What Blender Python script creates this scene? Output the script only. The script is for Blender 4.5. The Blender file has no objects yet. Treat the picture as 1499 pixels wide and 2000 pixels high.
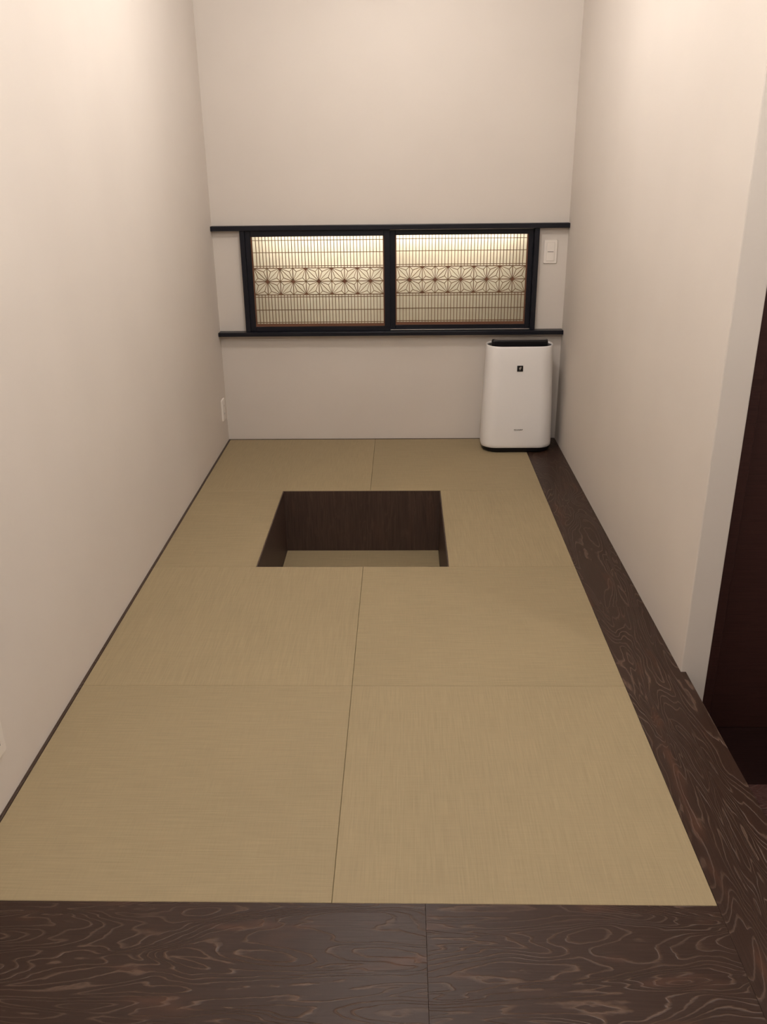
import bpy, bmesh, math, random
from mathutils import Vector, Matrix

random.seed(7)
S = bpy.context.scene
COL = S.collection

# ------------------------------------------------------------------ camera
# room frame: x from the wall with the outlets, y into the room (front edge of the mats = 0), z up from the mats
CAM = Vector((0.9842, -1.3824, 1.4767)); YAW, PITCH, ROLL, FPX = -0.0243, 0.3921, -0.012, 1683.74
fwd = Vector((math.sin(YAW)*math.cos(PITCH), math.cos(YAW)*math.cos(PITCH), -math.sin(PITCH)))
rgt = Vector((math.cos(YAW), -math.sin(YAW), 0)); upv = rgt.cross(fwd)
r2 = rgt*math.cos(ROLL) + upv*math.sin(ROLL); u2 = -rgt*math.sin(ROLL) + upv*math.cos(ROLL)
cd = bpy.data.cameras.new('camera'); cam = bpy.data.objects.new('camera', cd); COL.objects.link(cam)
cd.sensor_fit = 'HORIZONTAL'; cd.sensor_width = 36.0; cd.lens = FPX/1499*36.0; cd.clip_start = 0.02
M = Matrix((r2, u2, -fwd)).transposed().to_4x4(); M.translation = CAM; cam.matrix_world = M
S.camera = cam

# ------------------------------------------------------------------ world, exposure
w = bpy.data.worlds.new('world'); S.world = w; w.use_nodes = True
w.node_tree.nodes['Background'].inputs[0].default_value = (1.0, 0.93, 0.86, 1)
w.node_tree.nodes['Background'].inputs[1].default_value = 0.03
vs = S.view_settings
vs.view_transform = 'Standard'; vs.look = 'None'; vs.exposure = 0.0; vs.gamma = 1.0; vs.use_curve_mapping = False
LAMP_WARM = (1.0, 0.955, 0.91)
# dome lamps on the ceiling: x, y, strength, radius, label
LAMPS = [
    (0.92, 1.80, 132.0, 0.075, 'small white dome ceiling lamp above the sunken pit'),
    (0.92, 2.50, 44.0, 0.06, 'small white dome ceiling lamp above the back row of mats'),
    (0.95, 0.45, 128.0, 0.075, 'small white dome ceiling lamp above the front row of mats'),
    (1.15, -1.00, 250.0, 0.075, 'small white dome hall lamp in front of the step'),
    (2.62, 0.22, 100.0, 0.075, 'small white dome hall lamp in front of the dark door'),
]
TUBE_STRENGTH = 250.0

# ------------------------------------------------------------------ dimensions
XS = 0.0095            # wood strip along the wall
XM = XS + 1.64         # right edge of the mats
XC = XS + 0.82
W = 1.838              # partition face
Y1, Y2, Y3, YB = 0.818, 1.632, 2.456, 3.2725
YC = 0.897             # free end of the partition
PL, PR = 0.4115, 1.1627
PITZ = -0.312
HZ = 2.40              # ceiling
LOW = -0.25            # hall floor
XBE = 1.853            # outer edge of the side boards

# ------------------------------------------------------------------ materials
def mat(name):
    m = bpy.data.materials.new(name); m.use_nodes = True
    nt = m.node_tree; b = nt.nodes['Principled BSDF']
    return m, nt, b
def N(nt, t, **k):
    n = nt.nodes.new(t)
    for a, v in k.items(): setattr(n, a, v)
    return n
def plain(name, col, rough=0.5, spec=0.5, emit=None, es=0, metal=0):
    m, nt, b = mat(name)
    b.inputs['Base Color'].default_value = (*col, 1); b.inputs['Roughness'].default_value = rough
    b.inputs['Specular IOR Level'].default_value = spec; b.inputs['Metallic'].default_value = metal
    if emit:
        b.inputs['Emission Color'].default_value = (*emit, 1); b.inputs['Emission Strength'].default_value = es
    # faint procedural variation so that nothing is perfectly even
    tc = N(nt, 'ShaderNodeTexCoord'); no = N(nt, 'ShaderNodeTexNoise'); no.inputs['Scale'].default_value = 60
    nt.links.new(tc.outputs['Object'], no.inputs['Vector'])
    mr = N(nt, 'ShaderNodeMapRange'); mr.inputs['To Min'].default_value = max(0, rough-.04); mr.inputs['To Max'].default_value = min(1, rough+.04)
    nt.links.new(no.outputs['Fac'], mr.inputs['Value']); nt.links.new(mr.outputs[0], b.inputs['Roughness'])
    return m
def ramp(nt, stops, interp='LINEAR'):
    r = N(nt, 'ShaderNodeValToRGB'); cr = r.color_ramp; cr.interpolation = interp
    while len(cr.elements) < len(stops): cr.elements.new(0.5)
    for e, (p, c) in zip(cr.elements, stops): e.position = p; e.color = (*c, 1) if len(c) == 3 else c
    return r
def math_n(nt, op, a, b=None, clamp=False):
    n = N(nt, 'ShaderNodeMath', operation=op); n.use_clamp = clamp
    for i, v in enumerate((a, b)):
        if v is None: continue
        if isinstance(v, (int, float)): n.inputs[i].default_value = v
        else: nt.links.new(v, n.inputs[i])
    return n.outputs[0]

def wallpaper():
    m, nt, b = mat('wallpaper')
    tc = N(nt, 'ShaderNodeTexCoord')
    no = N(nt, 'ShaderNodeTexNoise'); no.inputs['Scale'].default_value = 2.2; no.inputs['Detail'].default_value = 3
    nt.links.new(tc.outputs['Object'], no.inputs['Vector'])
    r = ramp(nt, [(0.3, (0.620, 0.562, 0.508)), (0.7, (0.645, 0.586, 0.530))])
    nt.links.new(no.outputs['Fac'], r.inputs[0]); nt.links.new(r.outputs[0], b.inputs['Base Color'])
    # woven cloth relief: two stretched noises
    hs = []
    for sc in ((900, 900, 120), (140, 140, 900)):
        mp = N(nt, 'ShaderNodeMapping'); mp.inputs['Scale'].default_value = sc
        nt.links.new(tc.outputs['Object'], mp.inputs['Vector'])
        n2 = N(nt, 'ShaderNodeTexNoise'); n2.inputs['Scale'].default_value = 1.0; n2.inputs['Detail'].default_value = 1
        nt.links.new(mp.outputs[0], n2.inputs['Vector']); hs.append(n2.outputs['Fac'])
    h = math_n(nt, 'ADD', hs[0], hs[1])
    bp = N(nt, 'ShaderNodeBump'); bp.inputs['Strength'].default_value = 0.12; bp.inputs['Distance'].default_value = 0.001
    nt.links.new(h, bp.inputs['Height']); nt.links.new(bp.outputs[0], b.inputs['Normal'])
    b.inputs['Roughness'].default_value = 0.85; b.inputs['Specular IOR Level'].default_value = 0.2
    return m

def tatami(name, base, alongx):
    m, nt, b = mat(name)
    tc = N(nt, 'ShaderNodeTexCoord'); oi = N(nt, 'ShaderNodeObjectInfo')
    add = N(nt, 'ShaderNodeVectorMath', operation='ADD')
    sc = N(nt, 'ShaderNodeVectorMath', operation='SCALE'); sc.inputs['Scale'].default_value = 17.0
    cmb = N(nt, 'ShaderNodeCombineXYZ')
    for i in range(3): nt.links.new(oi.outputs['Random'], cmb.inputs[i])
    nt.links.new(cmb.outputs[0], sc.inputs[0]); nt.links.new(tc.outputs['Object'], add.inputs[0]); nt.links.new(sc.outputs[0], add.inputs[1])
    def st(scale, detail=2):
        mp = N(nt, 'ShaderNodeMapping'); mp.inputs['Scale'].default_value = scale
        nt.links.new(add.outputs[0], mp.inputs['Vector'])
        n = N(nt, 'ShaderNodeTexNoise'); n.inputs['Scale'].default_value = 1; n.inputs['Detail'].default_value = detail
        nt.links.new(mp.outputs[0], n.inputs['Vector']); return n.outputs['Fac']
    long, fine = ((9, 260, 1), (260, 14, 1)) if alongx else ((260, 9, 1), (14, 260, 1))
    a = st(long); c = st(fine); big = st((2.0, 2.0, 1), 3)
    v = math_n(nt, 'ADD', math_n(nt, 'MULTIPLY', a, 0.55), math_n(nt, 'MULTIPLY', c, 0.25))
    v = math_n(nt, 'ADD', v, math_n(nt, 'MULTIPLY', big, 0.20))
    lo = tuple(x*0.885 for x in base); hi = tuple(x*1.105 for x in base)
    r = ramp(nt, [(0.32, lo), (0.68, hi)]); nt.links.new(v, r.inputs[0]); nt.links.new(r.outputs[0], b.inputs['Base Color'])
    bp = N(nt, 'ShaderNodeBump'); bp.inputs['Strength'].default_value = 0.25; bp.inputs['Distance'].default_value = 0.0015
    nt.links.new(v, bp.inputs['Height']); nt.links.new(bp.outputs[0], b.inputs['Normal'])
    b.inputs['Roughness'].default_value = 0.62; b.inputs['Specular IOR Level'].default_value = 0.25
    return m

def grainwood(name, dark, mid, line, red, scale=(1.9, 9.5, 9.5), rings=22.0, bump=0.8, rough=0.40, amount=1.0, spec=0.30):
    # flat-sawn boards, grain along local x: contour lines of a stretched noise
    m, nt, b = mat(name)
    tc = N(nt, 'ShaderNodeTexCoord'); oi = N(nt, 'ShaderNodeObjectInfo')
    cmb = N(nt, 'ShaderNodeCombineXYZ')
    nt.links.new(math_n(nt, 'MULTIPLY', oi.outputs['Random'], 31.0), cmb.inputs[0]); nt.links.new(math_n(nt, 'MULTIPLY', oi.outputs['Random'], 57.0), cmb.inputs[1])
    add = N(nt, 'ShaderNodeVectorMath', operation='ADD')
    nt.links.new(tc.outputs['Object'], add.inputs[0]); nt.links.new(cmb.outputs[0], add.inputs[1])
    def noise(sc, detail, rg=0.5, dist=0.0):
        mp = N(nt, 'ShaderNodeMapping'); mp.inputs['Scale'].default_value = sc
        nt.links.new(add.outputs[0], mp.inputs['Vector'])
        n = N(nt, 'ShaderNodeTexNoise'); n.inputs['Scale'].default_value = 1; n.inputs['Detail'].default_value = detail
        n.inputs['Roughness'].default_value = rg; n.inputs['Distortion'].default_value = dist
        nt.links.new(mp.outputs[0], n.inputs['Vector']); return n.outputs['Fac']
    base = noise(scale, 2.0, 0.40, 0.9)
    wob = noise((26, 70, 70), 2)
    f = math_n(nt, 'ADD', math_n(nt, 'MULTIPLY', base, rings), math_n(nt, 'MULTIPLY', wob, 0.6))
    fr = math_n(nt, 'FRACT', f)
    rl = ramp(nt, [(0.0, (0, 0, 0)), (0.62, (0.03, 0.03, 0.03)), (0.82, (1, 1, 1)), (0.90, (0.12, 0.12, 0.12)), (1.0, (0, 0, 0))])
    nt.links.new(fr, rl.inputs[0])
    mask = noise((2.2, 5, 5), 2)                       # where the figure shows strongly
    rm = ramp(nt, [(0.36, (0.40, 0.40, 0.40)), (0.60, (1, 1, 1))]); nt.links.new(mask, rm.inputs[0])
    lines = math_n(nt, 'MULTIPLY', rl.outputs[0], rm.outputs[0])
    fib = noise((8, 300, 300), 2)
    rb = ramp(nt, [(0.3, dark), (0.75, mid)]); nt.links.new(fib, rb.inputs[0])
    mx = N(nt, 'ShaderNodeMix', data_type='RGBA'); mx.inputs[7].default_value = (*line, 1)
    nt.links.new(math_n(nt, 'MULTIPLY', lines, 0.75*amount), mx.inputs[0]); nt.links.new(rb.outputs[0], mx.inputs[6])
    rn = noise((3.5, 14, 14), 2); rr = ramp(nt, [(0.60, (0, 0, 0)), (0.72, (1, 1, 1))]); nt.links.new(rn, rr.inputs[0])
    mx2 = N(nt, 'ShaderNodeMix', data_type='RGBA'); mx2.inputs[7].default_value = (*red, 1)
    nt.links.new(math_n(nt, 'MULTIPLY', rr.outputs[0], 0.55*amount), mx2.inputs[0]); nt.links.new(mx.outputs[2], mx2.inputs[6])
    nt.links.new(mx2.outputs[2], b.inputs['Base Color'])
    bp = N(nt, 'ShaderNodeBump'); bp.inputs['Strength'].default_value = bump; bp.inputs['Distance'].default_value = 0.0015
    hh = math_n(nt, 'ADD', lines, math_n(nt, 'MULTIPLY', fib, 0.25))
    nt.links.new(hh, bp.inputs['Height']); nt.links.new(bp.outputs[0], b.inputs['Normal'])
    b.inputs['Roughness'].default_value = rough; b.inputs['Specular IOR Level'].default_value = spec
    return m

MW = wallpaper()
M_CEIL = plain('ceiling_paper', (0.62, 0.56, 0.50), 0.9, 0.2)
T_BASE = (0.306, 0.239, 0.140)
MT_X = tatami('rush_mat_weave_across', tuple(c*0.985 for c in T_BASE), True)  # slight tint step between the weaves stands in for their view-dependent sheen
MT_Y = tatami('rush_mat_weave_along', tuple(c*1.01 for c in T_BASE), False)
MT_PIT = tatami('rush_mat_pit', tuple(c*0.95 for c in T_BASE), True)
M_BOARD = grainwood('dark_board', (0.0255, 0.0115, 0.0072), (0.037, 0.0175, 0.0112), (0.135, 0.083, 0.058), (0.095, 0.040, 0.023))
M_BOARD_RED = grainwood('reddish_board', (0.030, 0.011, 0.0095), (0.042, 0.017, 0.0145), (0.08, 0.045, 0.035), (0.09, 0.035, 0.025), amount=0.5)
M_PIT = grainwood('pit_wood', (0.045, 0.027, 0.021), (0.075, 0.046, 0.035), (0.10, 0.06, 0.045), (0.095, 0.048, 0.033), scale=(1.2, 12, 12), rings=9, bump=0.15, rough=0.5, amount=0.6)
M_STRIP = grainwood('strip_wood', (0.045, 0.027, 0.018), (0.06, 0.036, 0.024), (0.08, 0.05, 0.035), (0.08, 0.045, 0.03), amount=0.4)
M_DOOR = grainwood('door_wood', (0.028, 0.010, 0.0085), (0.040, 0.0145, 0.012), (0.044, 0.017, 0.013), (0.046, 0.016, 0.012), bump=0.1, rough=0.5, amount=0.5)
M_HALL = grainwood('hall_floor_wood', (0.011, 0.0045, 0.004), (0.016, 0.0065, 0.006), (0.017, 0.007, 0.006), (0.018, 0.007, 0.006), bump=0.1, rough=0.9, amount=0.5, spec=0.05)  # near-black base colour has the shade of the lower landing put into it
M_LACQ = plain('black_lacquer', (0.0075, 0.0078, 0.0125), 0.34, 0.28)
M_KUMI = grainwood('lattice_wood', (0.15, 0.085, 0.042), (0.19, 0.11, 0.058), (0.2, 0.12, 0.07), (0.2, 0.1, 0.05), bump=0.05, rough=0.6, amount=0.2)
M_KUMI_D = grainwood('lattice_edge_wood', (0.135, 0.058, 0.031), (0.17, 0.075, 0.041), (0.15, 0.07, 0.04), (0.15, 0.06, 0.03), bump=0.05, rough=0.6, amount=0.2)
M_WHITE = plain('white_plastic', (0.80, 0.77, 0.75), 0.35, 0.5)
M_PLATE = plain('plate_plastic', (0.74, 0.68, 0.62), 0.4, 0.5)
M_BLACK = plain('black_plastic', (0.007, 0.006, 0.007), 0.3, 0.25)
M_GREY = plain('grey_print', (0.20, 0.175, 0.16), 0.5, 0.3)
M_EMB = plain('emblem_print', (0.42, 0.38, 0.34), 0.5, 0.3)
M_RECESS = plain('recess_paint', (0.20, 0.155, 0.105), 0.8, 0.2)
M_RING = plain('downlight_trim', (0.75, 0.73, 0.70), 0.4, 0.5)

def paper():
    m, nt, b = mat('shoji_paper')
    nt.nodes.remove(b); out = nt.nodes['Material Output']
    tc = N(nt, 'ShaderNodeTexCoord'); no = N(nt, 'ShaderNodeTexNoise'); no.inputs['Scale'].default_value = 26; no.inputs['Detail'].default_value = 4
    nt.links.new(tc.outputs['Object'], no.inputs['Vector'])
    r = ramp(nt, [(0.3, (0.76, 0.73, 0.65)), (0.7, (0.81, 0.78, 0.70))]); nt.links.new(no.outputs['Fac'], r.inputs[0])
    d = N(nt, 'ShaderNodeBsdfDiffuse'); t = N(nt, 'ShaderNodeBsdfTranslucent')
    d.inputs[0].default_value = (0.40, 0.36, 0.285, 1); nt.links.new(r.outputs[0], t.inputs[0])
    mx = N(nt, 'ShaderNodeMixShader'); mx.inputs[0].default_value = 0.60
    nt.links.new(d.outputs[0], mx.inputs[1]); nt.links.new(t.outputs[0], mx.inputs[2]); nt.links.new(mx.outputs[0], out.inputs[0])
    return m
M_PAPER = paper()

# ------------------------------------------------------------------ helpers
def add_box(bm, a, b, bev=0.0, seg=1):
    vs = [bm.verts.new((x, y, z)) for x in (a[0], b[0]) for y in (a[1], b[1]) for z in (a[2], b[2])]
    F = [(0, 1, 3, 2), (4, 6, 7, 5), (0, 4, 5, 1), (2, 3, 7, 6), (0, 2, 6, 4), (1, 5, 7, 3)]
    fs = [bm.faces.new([vs[i] for i in f]) for f in F]
    if bev > 0:
        es = {e for f in fs for e in f.edges}
        bmesh.ops.bevel(bm, geom=list(es), offset=bev, segments=seg, affect='EDGES', profile=0.5)
def mesh_of(bm, name, m, smooth=False):
    bmesh.ops.recalc_face_normals(bm, faces=bm.faces[:])
    me = bpy.data.meshes.new(name); bm.to_mesh(me); bm.free()
    me.materials.append(m)
    if smooth:
        for p in me.polygons: p.use_smooth = True
    return me
def obj(name, me, parent=None, loc=(0, 0, 0), rot=(0, 0, 0)):
    o = bpy.data.objects.new(name, me); COL.objects.link(o); o.location = loc; o.rotation_euler = rot
    if parent: o.parent = parent
    return o
def boxes(name, lst, m, parent=None, bev=0.0, seg=1, loc=(0, 0, 0), rot=(0, 0, 0)):
    bm = bmesh.new()
    for a, b in lst: add_box(bm, a, b, bev, seg)
    return obj(name, mesh_of(bm, name, m), parent, loc, rot)
def tag(o, label, cat, group=None):
    o['label'] = label; o['category'] = cat
    if group: o['group'] = group
    return o
def empty(name, loc, label, cat, group=None):
    o = bpy.data.objects.new(name, None); COL.objects.link(o); o.location = loc; o.empty_display_size = 0.05
    return tag(o, label, cat, group)
def struct(o, label=None):
    o['kind'] = 'structure'
    if label: o['label'] = label
    return o

# ------------------------------------------------------------------ the setting
YF = -3.2; XH = 3.4
struct(boxes('wall_left', [((-0.12, YF, LOW), (0, YB+0.16, HZ))], MW), 'pale beige cloth-papered wall with two white outlet plates')
# back wall with the opening for the lattice screens
OX0, OX1, OZ0, OZ1 = 0.160, 1.675, 0.612, 1.122
wb = struct(boxes('wall_back', [((0, YB, -0.4), (OX0, YB+0.16, HZ)), ((OX1, YB, -0.4), (W+0.09, YB+0.16, HZ)),
                         ((OX0, YB, -0.4), (OX1, YB+0.16, OZ0)), ((OX0, YB, OZ1), (OX1, YB+0.16, HZ))], MW), 'pale beige papered end wall with a lit lattice opening')
boxes('recess_panel', [((OX0-.01, YB+0.15, OZ0-.01), (OX1+.01, YB+0.16, OZ1+.01))], M_RECESS, wb)
bm = bmesh.new(); e = 0.003
add_box(bm, (OX0, YB+0.035, OZ0), (OX0+e, YB+0.15, OZ1)); add_box(bm, (OX1-e, YB+0.035, OZ0), (OX1, YB+0.15, OZ1))
add_box(bm, (OX0+e, YB+0.035, OZ0), (OX1-e, YB+0.15, OZ0+e)); add_box(bm, (OX0+e, YB+0.035, OZ1-e), (OX1-e, YB+0.15, OZ1))
obj('recess_lining', mesh_of(bm, 'recess_lining', M_RECESS), wb)
struct(boxes('wall_right', [((W, YC, LOW), (W+0.082, YB, HZ))], MW, bev=0.004, seg=2), 'pale beige papered partition ending beside a dark door')
struct(boxes('ceiling', [((-0.12, YF, HZ), (XH+.1, YB+0.16, HZ+0.1))], M_CEIL))
# hall behind and beside the camera
struct(boxes('wall_hall_back', [((-0.12, YF-0.1, LOW), (XH+.1, YF, HZ))], MW))
struct(boxes('wall_hall_right', [((XH, YF, LOW), (XH+0.1, 1.1, HZ))], MW))
struct(boxes('wall_hall_side', [((2.86, 0.955, LOW), (XH, 1.05, HZ)), ((W+0.082, 0.955, 2.06), (2.86, 1.05, HZ))], MW))
door = struct(boxes('door_1', [((W+0.084, 0.955, LOW), (2.856, 0.99, 2.055))], M_DOOR, bev=0.002), 'dark red-brown wooden door beside the free end of the partition')
boxes('door_frame', [((W+0.083, 0.925, LOW), (W+0.122, 0.955, 2.058))], M_DOOR, door, bev=0.002)
boxes('door_frame', [((2.80, 0.925, LOW), (2.858, 0.955, 2.058))], M_DOOR, door, bev=0.002)
struct(boxes('floor_hall', [((-0.12, YF, LOW-0.05), (XH, -0.36, LOW)), ((XBE, -0.36, LOW-0.05), (XH, 1.05, LOW))], M_HALL))

# raised floor: slab with the pit left open, boards, strips and mats on it
TH = 0.018
SX = XBE - 0.004
fl = struct(boxes('floor', [((0, -0.355, LOW-.1), (SX, Y2, -TH)), ((0, Y2, -0.36), (PL, Y3, -TH)), ((PR, Y2, -0.36), (W, Y3, -TH)),
                     ((0, Y3, -0.36), (W, YB, -TH)), ((PL, Y2, -0.36), (PR, Y3, -0.328)),
                     ((SX, -0.355, LOW), (2.6, 0.378, -TH))], M_HALL), 'raised floor of tatami mats framed by dark wooden boards')
G = 0.0002
def plank(x0, x1, y0, y1, alongx, m=M_BOARD, z1=0.0, name='plank', z0=-TH):
    cx, cy = (x0+x1)/2, (y0+y1)/2; L, B = ((x1-x0), (y1-y0)) if alongx else ((y1-y0), (x1-x0))
    return boxes(name, [((-L/2+G, -B/2+G, z0), (L/2-G, B/2-G, z1))], m, fl, bev=0.0004, loc=(cx, cy, 0), rot=(0, 0, 0 if alongx else math.pi/2))
plank(0.0, 1.030, -0.36, 0.0, True); plank(1.030, XM, -0.36, 0.0, True)
# side board: runs to the front edge; wider by the reveal where the partition ends
bm = bmesh.new()
cx, cy = (XM+XBE)/2, (-0.36+1.31)/2
L0, L1 = -0.36, 1.31
def poly_prism(bm, pts, z0, z1):
    lo = [bm.verts.new((x, y, z0)) for x, y in pts]; hi = [bm.verts.new((x, y, z1)) for x, y in pts]
    bm.faces.new(hi); bm.faces.new(lo[::-1])
    n = len(pts)
    for i in range(n): bm.faces.new((lo[i], lo[(i+1) % n], hi[(i+1) % n], hi[i]))
pts = [(XM+G, L0+G), (XBE, L0+G), (XBE, YC-0.001), (W-0.0005, YC-0.001), (W-0.0005, L1-G), (XM+G, L1-G)]
# local x along the board (world y), local y = -world x
poly_prism(bm, [(y-cy, -(x-cx)) for x, y in pts], -TH, 0.0)
obj('plank', mesh_of(bm, 'plank', M_BOARD), fl, (cx, cy, 0), (0, 0, math.pi/2))
plank(XM, W-0.0005, 1.31, YB, False)
plank(XBE+0.001, 2.6, -0.36, 0.383, True, M_BOARD_RED)
# thin wood strips where the mats meet the walls
plank(0.0, XS, 0.0, YB-XS, False, M_STRIP, 0.0008, 'edge_strip'); plank(0.0, XM, YB-XS, YB, True, M_STRIP, 0.0008, 'edge_strip')
# riser below the front edge
boxes('riser', [((0, -0.36, LOW), (2.6, -0.355, -TH))], M_BOARD, fl)
# sunken pit lining
PT = 0.004; PZ1 = -0.0020
def pit_wall(x0, x1, y0, y1, vertical_axis='z'):
    # grain runs upright: local x is turned to point up
    cx, cy, cz = (x0+x1)/2, (y0+y1)/2, (PZ1+PITZ-0.015)/2
    H = (PZ1-PITZ+0.015)/2; dx, dy = (x1-x0)/2, (y1-y0)/2
    # rotate -90 about y: local x -> world z, local z -> world -x
    return boxes('pit_wall', [((-H, -dy, -dx), (H, dy, dx))], M_PIT, fl, loc=(cx, cy, cz), rot=(0, -math.pi/2, 0))
pit_wall(PL, PR, Y3-PT, Y3); pit_wall(PL, PR, Y2, Y2+PT)
pit_wall(PL, PL+PT, Y2+PT, Y3-PT); pit_wall(PR-PT, PR, Y2+PT, Y3-PT)

# rails on the back wall
PRJ = 0.042
struct(boxes('trim_1', [((0.001, YB-PRJ, 1.127), (W-.001, YB-0.0002, 1.151))], M_LACQ, bev=0.002, seg=2), 'slim black rail running along the wall above the lattice screens')
struct(boxes('trim_2', [((0.001, YB-0.058, 0.590), (W-.001, YB-0.0002, 0.611))], M_LACQ, bev=0.002, seg=2), 'slim black rail running along the wall below the lattice screens')
struct(boxes('trim_3', [((0.1475, YB-0.032, 0.6112), (0.172, YB+0.034, 1.1268))], M_LACQ, bev=0.0015), 'black upright jamb of the lattice opening by the outlet wall')
struct(boxes('trim_4', [((1.663, YB-0.032, 0.6112), (1.6875, YB+0.034, 1.1268))], M_LACQ, bev=0.0015), 'black upright jamb of the lattice opening by the wall switch')

# ------------------------------------------------------------------ tatami mats
def mat_piece(x0, x1, y0, y1, m, label, g=0.0004):
    cx, cy = (x0+x1)/2, (y0+y1)/2
    o = boxes('tatami_mat', [((x0-cx+g, y0-cy+g, -TH+0.0003), (x1-cx-g, y1-cy-g, 0.0))], m, None, bev=0.0012, seg=1, loc=(cx, cy, 0))
    return tag(o, label, 'tatami mat', 'half-size tatami mats laid across the floor')
YM = YB - XS
mat_piece(XS, XC, 0, Y1, MT_X, 'square borderless tatami mat at the front step beside the outlet wall')
mat_piece(XC, XM, 0, Y1, MT_Y, 'square borderless tatami mat at the front step beside the dark side board')
mat_piece(XS, XC, Y1, Y2, MT_Y, 'square tatami mat before the pit, on the outlet wall side')
mat_piece(XC, XM, Y1, Y2, MT_X, 'square tatami mat before the pit, on the dark side board side')
mat_piece(XS, PL, Y2, Y3, MT_X, 'narrow tatami mat between the sunken pit and the outlet wall')
mat_piece(PR, XM, Y2, Y3, MT_Y, 'narrow tatami mat between the sunken pit and the dark side board')
mat_piece(XS, XC, Y3, YM, MT_Y, 'tatami mat behind the pit in the corner below the small wall outlet')
mat_piece(XC, XM, Y3, YM, MT_X, 'tatami mat behind the pit with the air purifier standing on it')
pm = boxes('tatami_mat', [((PL+PT+.0005, Y2+PT+.0005, -0.3275), (PR-PT-.0005, Y3-PT-.0005, PITZ))], MT_PIT, None, bev=0.002)
tag(pm, 'tatami mat lying on the bottom of the sunken pit', 'tatami mat')

# ------------------------------------------------------------------ lattice screens
ZB, ZT = 0.635, 1.097
CELL = 0.0682
ZH = [1.0765, 1.0158, 0.9475, 0.937, 0.8687, 0.8005, 0.7885, 0.7212, 0.656]
def bar_mesh(name, w, h, d, m):
    bm = bmesh.new(); add_box(bm, (-w/2, 0, 0), (w/2, d, h)); return mesh_of(bm, name, m)
BARW = 0.0030
me_up = bar_mesh('lattice_bar_upper', BARW, ZT-0.937, 0.006, M_KUMI)
me_lo = bar_mesh('lattice_bar_lower', BARW, 0.8005-ZB, 0.006, M_KUMI)
me_div = bar_mesh('lattice_divider', 0.0036, 0.937-0.8005, 0.007, M_KUMI)
def seg_box(bm, a, b, wd, y0, y1):
    d = Vector((b[0]-a[0], b[1]-a[1])); d.normalize(); n = Vector((-d.y, d.x))*wd/2
    P = [Vector(a)+n, Vector(b)+n, Vector(b)-n, Vector(a)-n]
    f = [bm.verts.new((p.x, y0, p.y)) for p in P]; r = [bm.verts.new((p.x, y1, p.y)) for p in P]
    bm.faces.new(f); bm.faces.new(r[::-1])
    for i in range(4): bm.faces.new((f[i], r[i], r[(i+1) % 4], f[(i+1) % 4]))
def leaf_mesh(sx, sz):
    # one square of the hemp-leaf pattern; A (star centre) at the origin, C the far corner
    bm = bmesh.new(); c = CELL; k = 0.27*c; wd = 0.0026
    A, Bc, C, D = (0, 0), (c, 0), (c, c), (0, c)
    P1, P2 = (c-k, k), (k, c-k)
    for a, b in ((A, C), (A, P1), (Bc, P1), (C, P1), (A, P2), (D, P2), (C, P2)):
        seg_box(bm, (a[0]*sx, a[1]*sz), (b[0]*sx, b[1]*sz), wd, 0.0006, 0.0058)
    return mesh_of(bm, 'leaf_piece', M_KUMI)
LEAF = {(sx, sz): leaf_mesh(sx, sz) for sx in (1, -1) for sz in (1, -1)}
def diamond_mesh(name, top=None):
    bm = bmesh.new(); r = 0.0115
    pts = [(r, 0), (0, r), (-r, 0), (0, -r)]
    if top == 1: pts = [(r, 0), (0, r*.9), (-r, 0)]
    if top == -1: pts = [(-r, 0), (0, -r*.9), (r, 0)]
    f = [bm.verts.new((x, 0.0, z)) for x, z in pts]; b = [bm.verts.new((x, 0.0062, z)) for x, z in pts]
    bm.faces.new(f); bm.faces.new(b[::-1])
    for i in range(len(pts)): bm.faces.new((f[i], b[i], b[(i+1) % len(pts)], f[(i+1) % len(pts)]))
    return mesh_of(bm, name, M_KUMI_D)
DIA = diamond_mesh('star_centre'); DIA_T = diamond_mesh('star_edge', -1); DIA_B = diamond_mesh('star_edge', 1)

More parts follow.
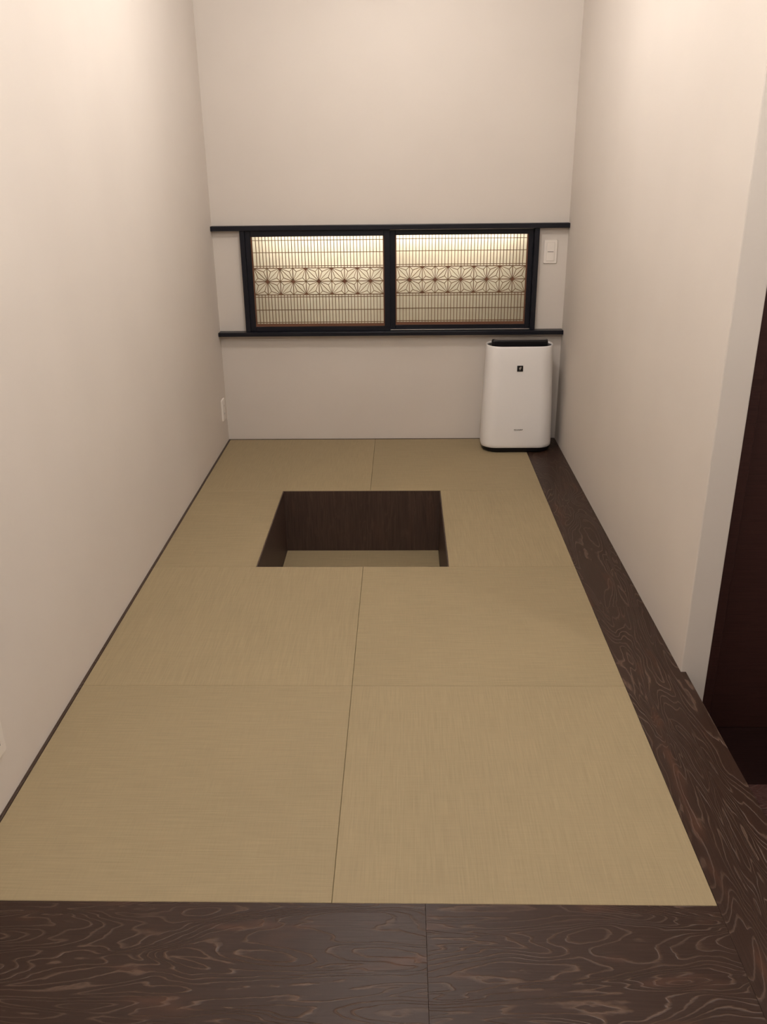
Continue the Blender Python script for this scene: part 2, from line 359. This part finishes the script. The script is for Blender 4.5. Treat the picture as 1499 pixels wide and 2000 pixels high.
def lattice_screen(x0, x1, yf, ox0, ox1, label):
    """x0..x1 outer width, ox0..ox1 inner opening, yf front of the frame"""
    t = empty('lattice_screen', ((x0+x1)/2, yf+0.012, 0.6115), label, 'lattice screen', 'sliding lattice screens in the end wall')
    base = Vector(t.location)
    def B(name, lst, m, bev=0.0):
        o = boxes(name, [(Vector(a)-base, Vector(b)-base) for a, b in lst], m, t, bev); return o
    yb = yf+0.024
    B('stile', [((x0, yf, 0.6115), (ox0, yb, 1.1265))], M_LACQ, 0.0012)
    B('stile', [((ox1, yf, 0.6115), (x1, yb, 1.1265))], M_LACQ, 0.0012)
    B('frame_rail', [((ox0, yf, ZT), (ox1, yb, 1.1265))], M_LACQ, 0.0012)
    B('frame_rail', [((ox0, yf, 0.6115), (ox1, yb, ZB))], M_LACQ, 0.0012)
    # brown inner edging
    e = 0.0060
    B('inner_edging', [((ox0, yf+.008, ZB), (ox0+e, yb-.004, ZT))], M_KUMI_D); B('inner_edging', [((ox1-e, yf+.008, ZB), (ox1, yb-.004, ZT))], M_KUMI_D)
    B('inner_edging', [((ox0+e, yf+.008, ZB), (ox1-e, yb-.004, ZB+0.013))], M_KUMI_D); B('inner_edging', [((ox0+e, yf+.008, ZT-.002), (ox1-e, yb-.004, ZT))], M_KUMI_D)
    B('paper_sheet', [((ox0, yb-0.0035, ZB), (ox1, yb-0.0025, ZT))], M_PAPER)
    lx0 = ox0+e; lx1 = ox1-e; c = (lx1-lx0)/10; yl = yf+0.013
    sc = c/CELL
    for k in range(1, 40):
        x = lx0+k*c/4
        obj('lattice_bar', me_up, t, Vector((x, yl, 0.937))-base); obj('lattice_bar', me_lo, t, Vector((x, yl, ZB))-base)
    for z in ZH:
        h = 0.0036 if z in (0.937, 0.8687, 0.8005) else 0.0028
        B('lattice_rail', [((lx0, yl-0.0005, z-h/2), (lx1, yl+0.0065, z+h/2))], M_KUMI)
    for k in range(1, 10):
        obj('lattice_divider', me_div, t, Vector((lx0+k*c, yl-0.0003, 0.8005))-base)
    for k in range(10):
        xa = lx0 + (k+1 if k % 2 == 0 else k)*c; sx = -1 if k % 2 == 0 else 1
        for sz in (1, -1):
            o = obj('leaf_piece', LEAF[(sx, sz)], t, Vector((xa, yl, 0.8687))-base); o.scale = (sc, 1, 1)
    for k in range(1, 10, 2):
        obj('star_centre', DIA, t, Vector((lx0+k*c, yl-0.0012, 0.8687))-base)
    for k in range(2, 10, 2):
        obj('star_edge', DIA_T, t, Vector((lx0+k*c, yl-0.0012, 0.9355))-base); obj('star_edge', DIA_B, t, Vector((lx0+k*c, yl-0.0012, 0.8020))-base)
    return t
lattice_screen(0.1725, 0.9215, YB-0.022, 0.2005, 0.8905, 'black framed sliding lattice screen of hemp-leaf stars on the outlet wall side')
lattice_screen(0.9175, 1.6625, YB+0.0035, 0.9485, 1.6370, 'black framed sliding lattice screen of hemp-leaf stars nearest the wall switch')

# lamp hidden in the recess behind the paper
t = empty('light_tube', ((OX0+OX1)/2, YB+0.072, 1.1185), 'slim white light tube along the top of the recess behind the lattice screens', 'lamp')
M_TUBE = plain('tube_glow', (0.8, 0.8, 0.75), 0.5, 0.3, (1.0, 0.98, 0.92), TUBE_STRENGTH)
bm = bmesh.new(); n = 12; Lh = 0.68
rings = []
for x in (-Lh, Lh):
    rings.append([bm.verts.new((x, 0.008*math.cos(2*math.pi*i/n), -0.020+0.008*math.sin(2*math.pi*i/n))) for i in range(n)])
for i in range(n): bm.faces.new((rings[0][i], rings[1][i], rings[1][(i+1) % n], rings[0][(i+1) % n]))
bm.faces.new(rings[0][::-1]); bm.faces.new(rings[1])
obj('tube', mesh_of(bm, 'tube', M_TUBE), t)
boxes('batten', [((-0.70, -0.012, -0.0115), (0.70, 0.012, 0.0))], M_RING, t)

# ------------------------------------------------------------------ ceiling lamps
def disc_ring(bm, r0, r1, z0, z1, n=40):
    a = [[bm.verts.new((r*math.cos(2*math.pi*i/n), r*math.sin(2*math.pi*i/n), z)) for i in range(n)] for r, z in ((r1, z1), (r1, z0), (r0, z0), (r0, z1))]
    for k in range(4):
        p, q = a[k], a[(k+1) % 4]
        for i in range(n): bm.faces.new((p[i], p[(i+1) % n], q[(i+1) % n], q[i]))
for i, (x, y, st, rad, lab) in enumerate(LAMPS):
    t = empty('ceiling_lamp', (x, y, HZ), lab, 'ceiling lamp', 'dome lamps on the ceiling')
    bm = bmesh.new(); disc_ring(bm, rad, rad+0.022, -0.016, 0.0); obj('mount_ring', mesh_of(bm, 'mount_ring', M_RING), t)
    ml = plain('lamp_glow_%d' % i, (0.8, 0.8, 0.8), 0.5, 0.2, LAMP_WARM, st)
    bm = bmesh.new(); n = 32
    prof = [(rad*0.995, 0.0), (rad*0.995, -0.02)] + [(rad*0.995*math.cos(a), -0.02-rad*1.9*math.sin(a)) for a in (0.25, 0.5, 0.75, 1.0, 1.25, 1.45)]
    rs = [[bm.verts.new((r*math.cos(2*math.pi*k/n), r*math.sin(2*math.pi*k/n), z)) for k in range(n)] for r, z in prof]
    for p, q in zip(rs, rs[1:]):
        for k in range(n): bm.faces.new((p[k], p[(k+1) % n], q[(k+1) % n], q[k]))
    bm.faces.new(rs[0]); bm.faces.new(rs[-1][::-1])
    obj('dome', mesh_of(bm, 'dome', ml), t)

# ------------------------------------------------------------------ air purifier
def rrect(hw, hd, r, n=8, bulge=0.0):
    pts = []
    for cx, cy, a0 in ((hw-r, hd-r, 0), (-hw+r, hd-r, 90), (-hw+r, -hd+r, 180), (hw-r, -hd+r, 270)):
        for i in range(n+1):
            a = math.radians(a0+90*i/n); x, y = cx+r*math.cos(a), cy+r*math.sin(a)
            if bulge and y < 0: y -= bulge*max(0.0, 1-(x/hw)**2)
            pts.append((x, y))
    return pts
def loft(bm, sections, cap0=True, cap1=True):
    rings = [[bm.verts.new((x, y, z)) for x, y in pts] for pts, z in sections]
    n = len(rings[0])
    for a, b in zip(rings, rings[1:]):
        for i in range(n): bm.faces.new((a[i], a[(i+1) % n], b[(i+1) % n], b[i]))
    if cap0: bm.faces.new(rings[0][::-1])
    if cap1: bm.faces.new(rings[-1])
ap = empty('air_purifier', (1.5935, 3.108, 0.0008), 'white upright air purifier with black open louvre and black square emblem', 'air purifier')
HD = 0.098
bm = bmesh.new(); sec = []
for z, hw, ins in ((0.024, 0.184, 0.006), (0.030, 0.187, 0.001), (0.045, 0.188, 0.0), (0.16, 0.185, 0), (0.32, 0.180, 0), (0.48, 0.1735, 0), (0.556, 0.1715, 0.0), (0.563, 0.1705, 0.0008), (0.566, 0.169, 0.0025), (0.565, 0.1665, 0.0055), (0.560, 0.1655, 0.0065), (0.542, 0.1655, 0.0065)):
    sec.append((rrect(hw-ins*0.0, HD-0.018*min(z, 0.56)-ins, 0.074, 10, 0.006), z))
loft(bm, sec, True, False); obj('shell', mesh_of(bm, 'shell', M_WHITE, True), ap)
bm = bmesh.new(); loft(bm, [(rrect(0.1640, 0.0805, 0.073, 10, 0.006), 0.538), (rrect(0.1640, 0.0805, 0.073, 10, 0.006), 0.5585)]); obj('outlet_grille', mesh_of(bm, 'outlet_grille', M_BLACK), ap)
bm = bmesh.new(); loft(bm, [(rrect(0.172, 0.084, 0.068, 10, 0.006), 0.0), (rrect(0.180, 0.091, 0.071, 10, 0.006), 0.008), (rrect(0.183, 0.095, 0.073, 10, 0.006), 0.026)]); obj('base', mesh_of(bm, 'base', M_BLACK, False), ap)
# raised louvre flap, hinged at the rear and leaning back
bm = bmesh.new(); loft(bm, [(rrect(0.1455, 0.020, 0.012, 5), 0.546), (rrect(0.1455, 0.020, 0.012, 5), 0.585), (rrect(0.1425, 0.0165, 0.012, 5), 0.592)])
fp = obj('louvre_flap', mesh_of(bm, 'louvre_flap', M_BLACK), ap, (0.000, -0.005, -0.005))
for zz in (0.556, 0.568, 0.580):
    boxes('louvre_slat', [((-0.134, -0.0218, zz), (0.134, -0.0195, zz+0.003))], M_BLACK, fp)
boxes('flap_edge', [((-0.131, -0.0150, 0.5918), (0.131, 0.0140, 0.5938))], M_GREY, fp, bev=0.0006)
# emblem and maker's mark on the front
def front_y(x, z):
    hw = 0.190-0.0195*(z-0.045)/0.511
    return -(HD-0.018*z) - 0.006*max(0, 1-(x/hw)**2)
ex, ez = -0.0035, 0.4545
em = boxes('emblem', [((-0.0152, -0.0014, -0.0152), (0.0152, 0.0004, 0.0152))], M_BLACK, ap, bev=0.0004, loc=(ex, front_y(ex, ez), ez), rot=(math.radians(1.0), 0, 0))
bm = bmesh.new()
for px, pz, rr in ((0.001, 0.0035, 0.0032), (-0.0025, 0.0010, 0.0028), (0.0035, 0.0070, 0.0026), (0.0, -0.0030, 0.0026), (-0.001, -0.0065, 0.0018), (0.0045, 0.0025, 0.0022), (-0.0035, 0.0045, 0.0018)):
    c = [bm.verts.new((px+rr*math.cos(k*math.pi/5), -0.0018, pz+rr*math.sin(k*math.pi/5))) for k in range(10)]; bm.faces.new(c)
    d = [bm.verts.new((v.co.x, -0.0013, v.co.z)) for v in c]
    for k in range(10): bm.faces.new((c[k], c[(k+1) % 10], d[(k+1) % 10], d[k]))
obj('emblem_mark', mesh_of(bm, 'emblem_mark', M_EMB), em)
fc = bpy.data.curves.new('wordmark', 'FONT'); fc.body = 'SHARP'; fc.align_x = 'CENTER'; fc.align_y = 'CENTER'; fc.size = 0.0105; fc.extrude = 0.0003; fc.offset = 0.0002; fc.space_character = 1.05
tmp = bpy.data.objects.new('tmp_text', fc); COL.objects.link(tmp)
bpy.context.view_layer.update()
me = bpy.data.meshes.new_from_object(tmp.evaluated_get(bpy.context.evaluated_depsgraph_get())); bpy.data.objects.remove(tmp)
me.materials.clear(); me.materials.append(M_GREY)
wx, wz = 0.002, 0.128
wm = obj('wordmark', me, ap, (wx, front_y(wx, wz)-0.0003, wz), (math.radians(91.0), 0, 0)); wm.scale = (1.45, 0.92, 1)

# ------------------------------------------------------------------ switch and outlets
def rounded_plate(bm, w, h, d, r=0.006):
    loft(bm, [(rrect(w/2, h/2, r, 5), 0.0), (rrect(w/2, h/2, r, 5), d*0.6), (rrect(w/2-0.002, h/2-0.002, r*0.8, 5), d)])
def plate_thing(name, label, cat, loc, rot, kind):
    t = empty(name, loc, label, cat); t.rotation_euler = rot      # local z points out of the wall, local y up
    bm = bmesh.new(); rounded_plate(bm, 0.070, 0.118, 0.0075); obj('cover_plate', mesh_of(bm, 'cover_plate', M_PLATE), t)
    if kind == 'switch':
        rk = boxes('rocker', [((-0.021, -0.046, 0.0070), (0.021, 0.046, 0.0100))], M_PLATE, t, bev=0.0012)
        boxes('indicator_line', [((-0.015, -0.0016, 0.0100), (0.015, 0.0016, 0.0104))], M_GREY, rk)
    else:
        ins = boxes('socket_insert', [((-0.0215, -0.047, 0.0070), (0.0215, 0.047, 0.0090))], M_PLATE, t, bev=0.0008)
        for yy in (-0.022, 0.022):
            for xx in (-0.0063, 0.0063):
                boxes('slot', [((xx-0.0011, yy-0.005, 0.0090), (xx+0.0011, yy+0.005, 0.00925))], M_BLACK, ins)
    return t
Hp = math.pi/2
plate_thing('wall_switch', 'white rocker wall switch between the lattice screen and the corner', 'wall switch', (1.7515, YB, 1.0075), (Hp, 0, 0), 'switch')
plate_thing('wall_outlet', 'white wall outlet near the far corner above the wood strip', 'wall outlet', (0.0, 3.172, 0.201), (Hp, 0, Hp), 'outlet')
plate_thing('wall_outlet', 'white wall outlet beside the front mat, near the step', 'wall outlet', (0.0, 0.302, 0.196), (Hp, 0, Hp), 'outlet')
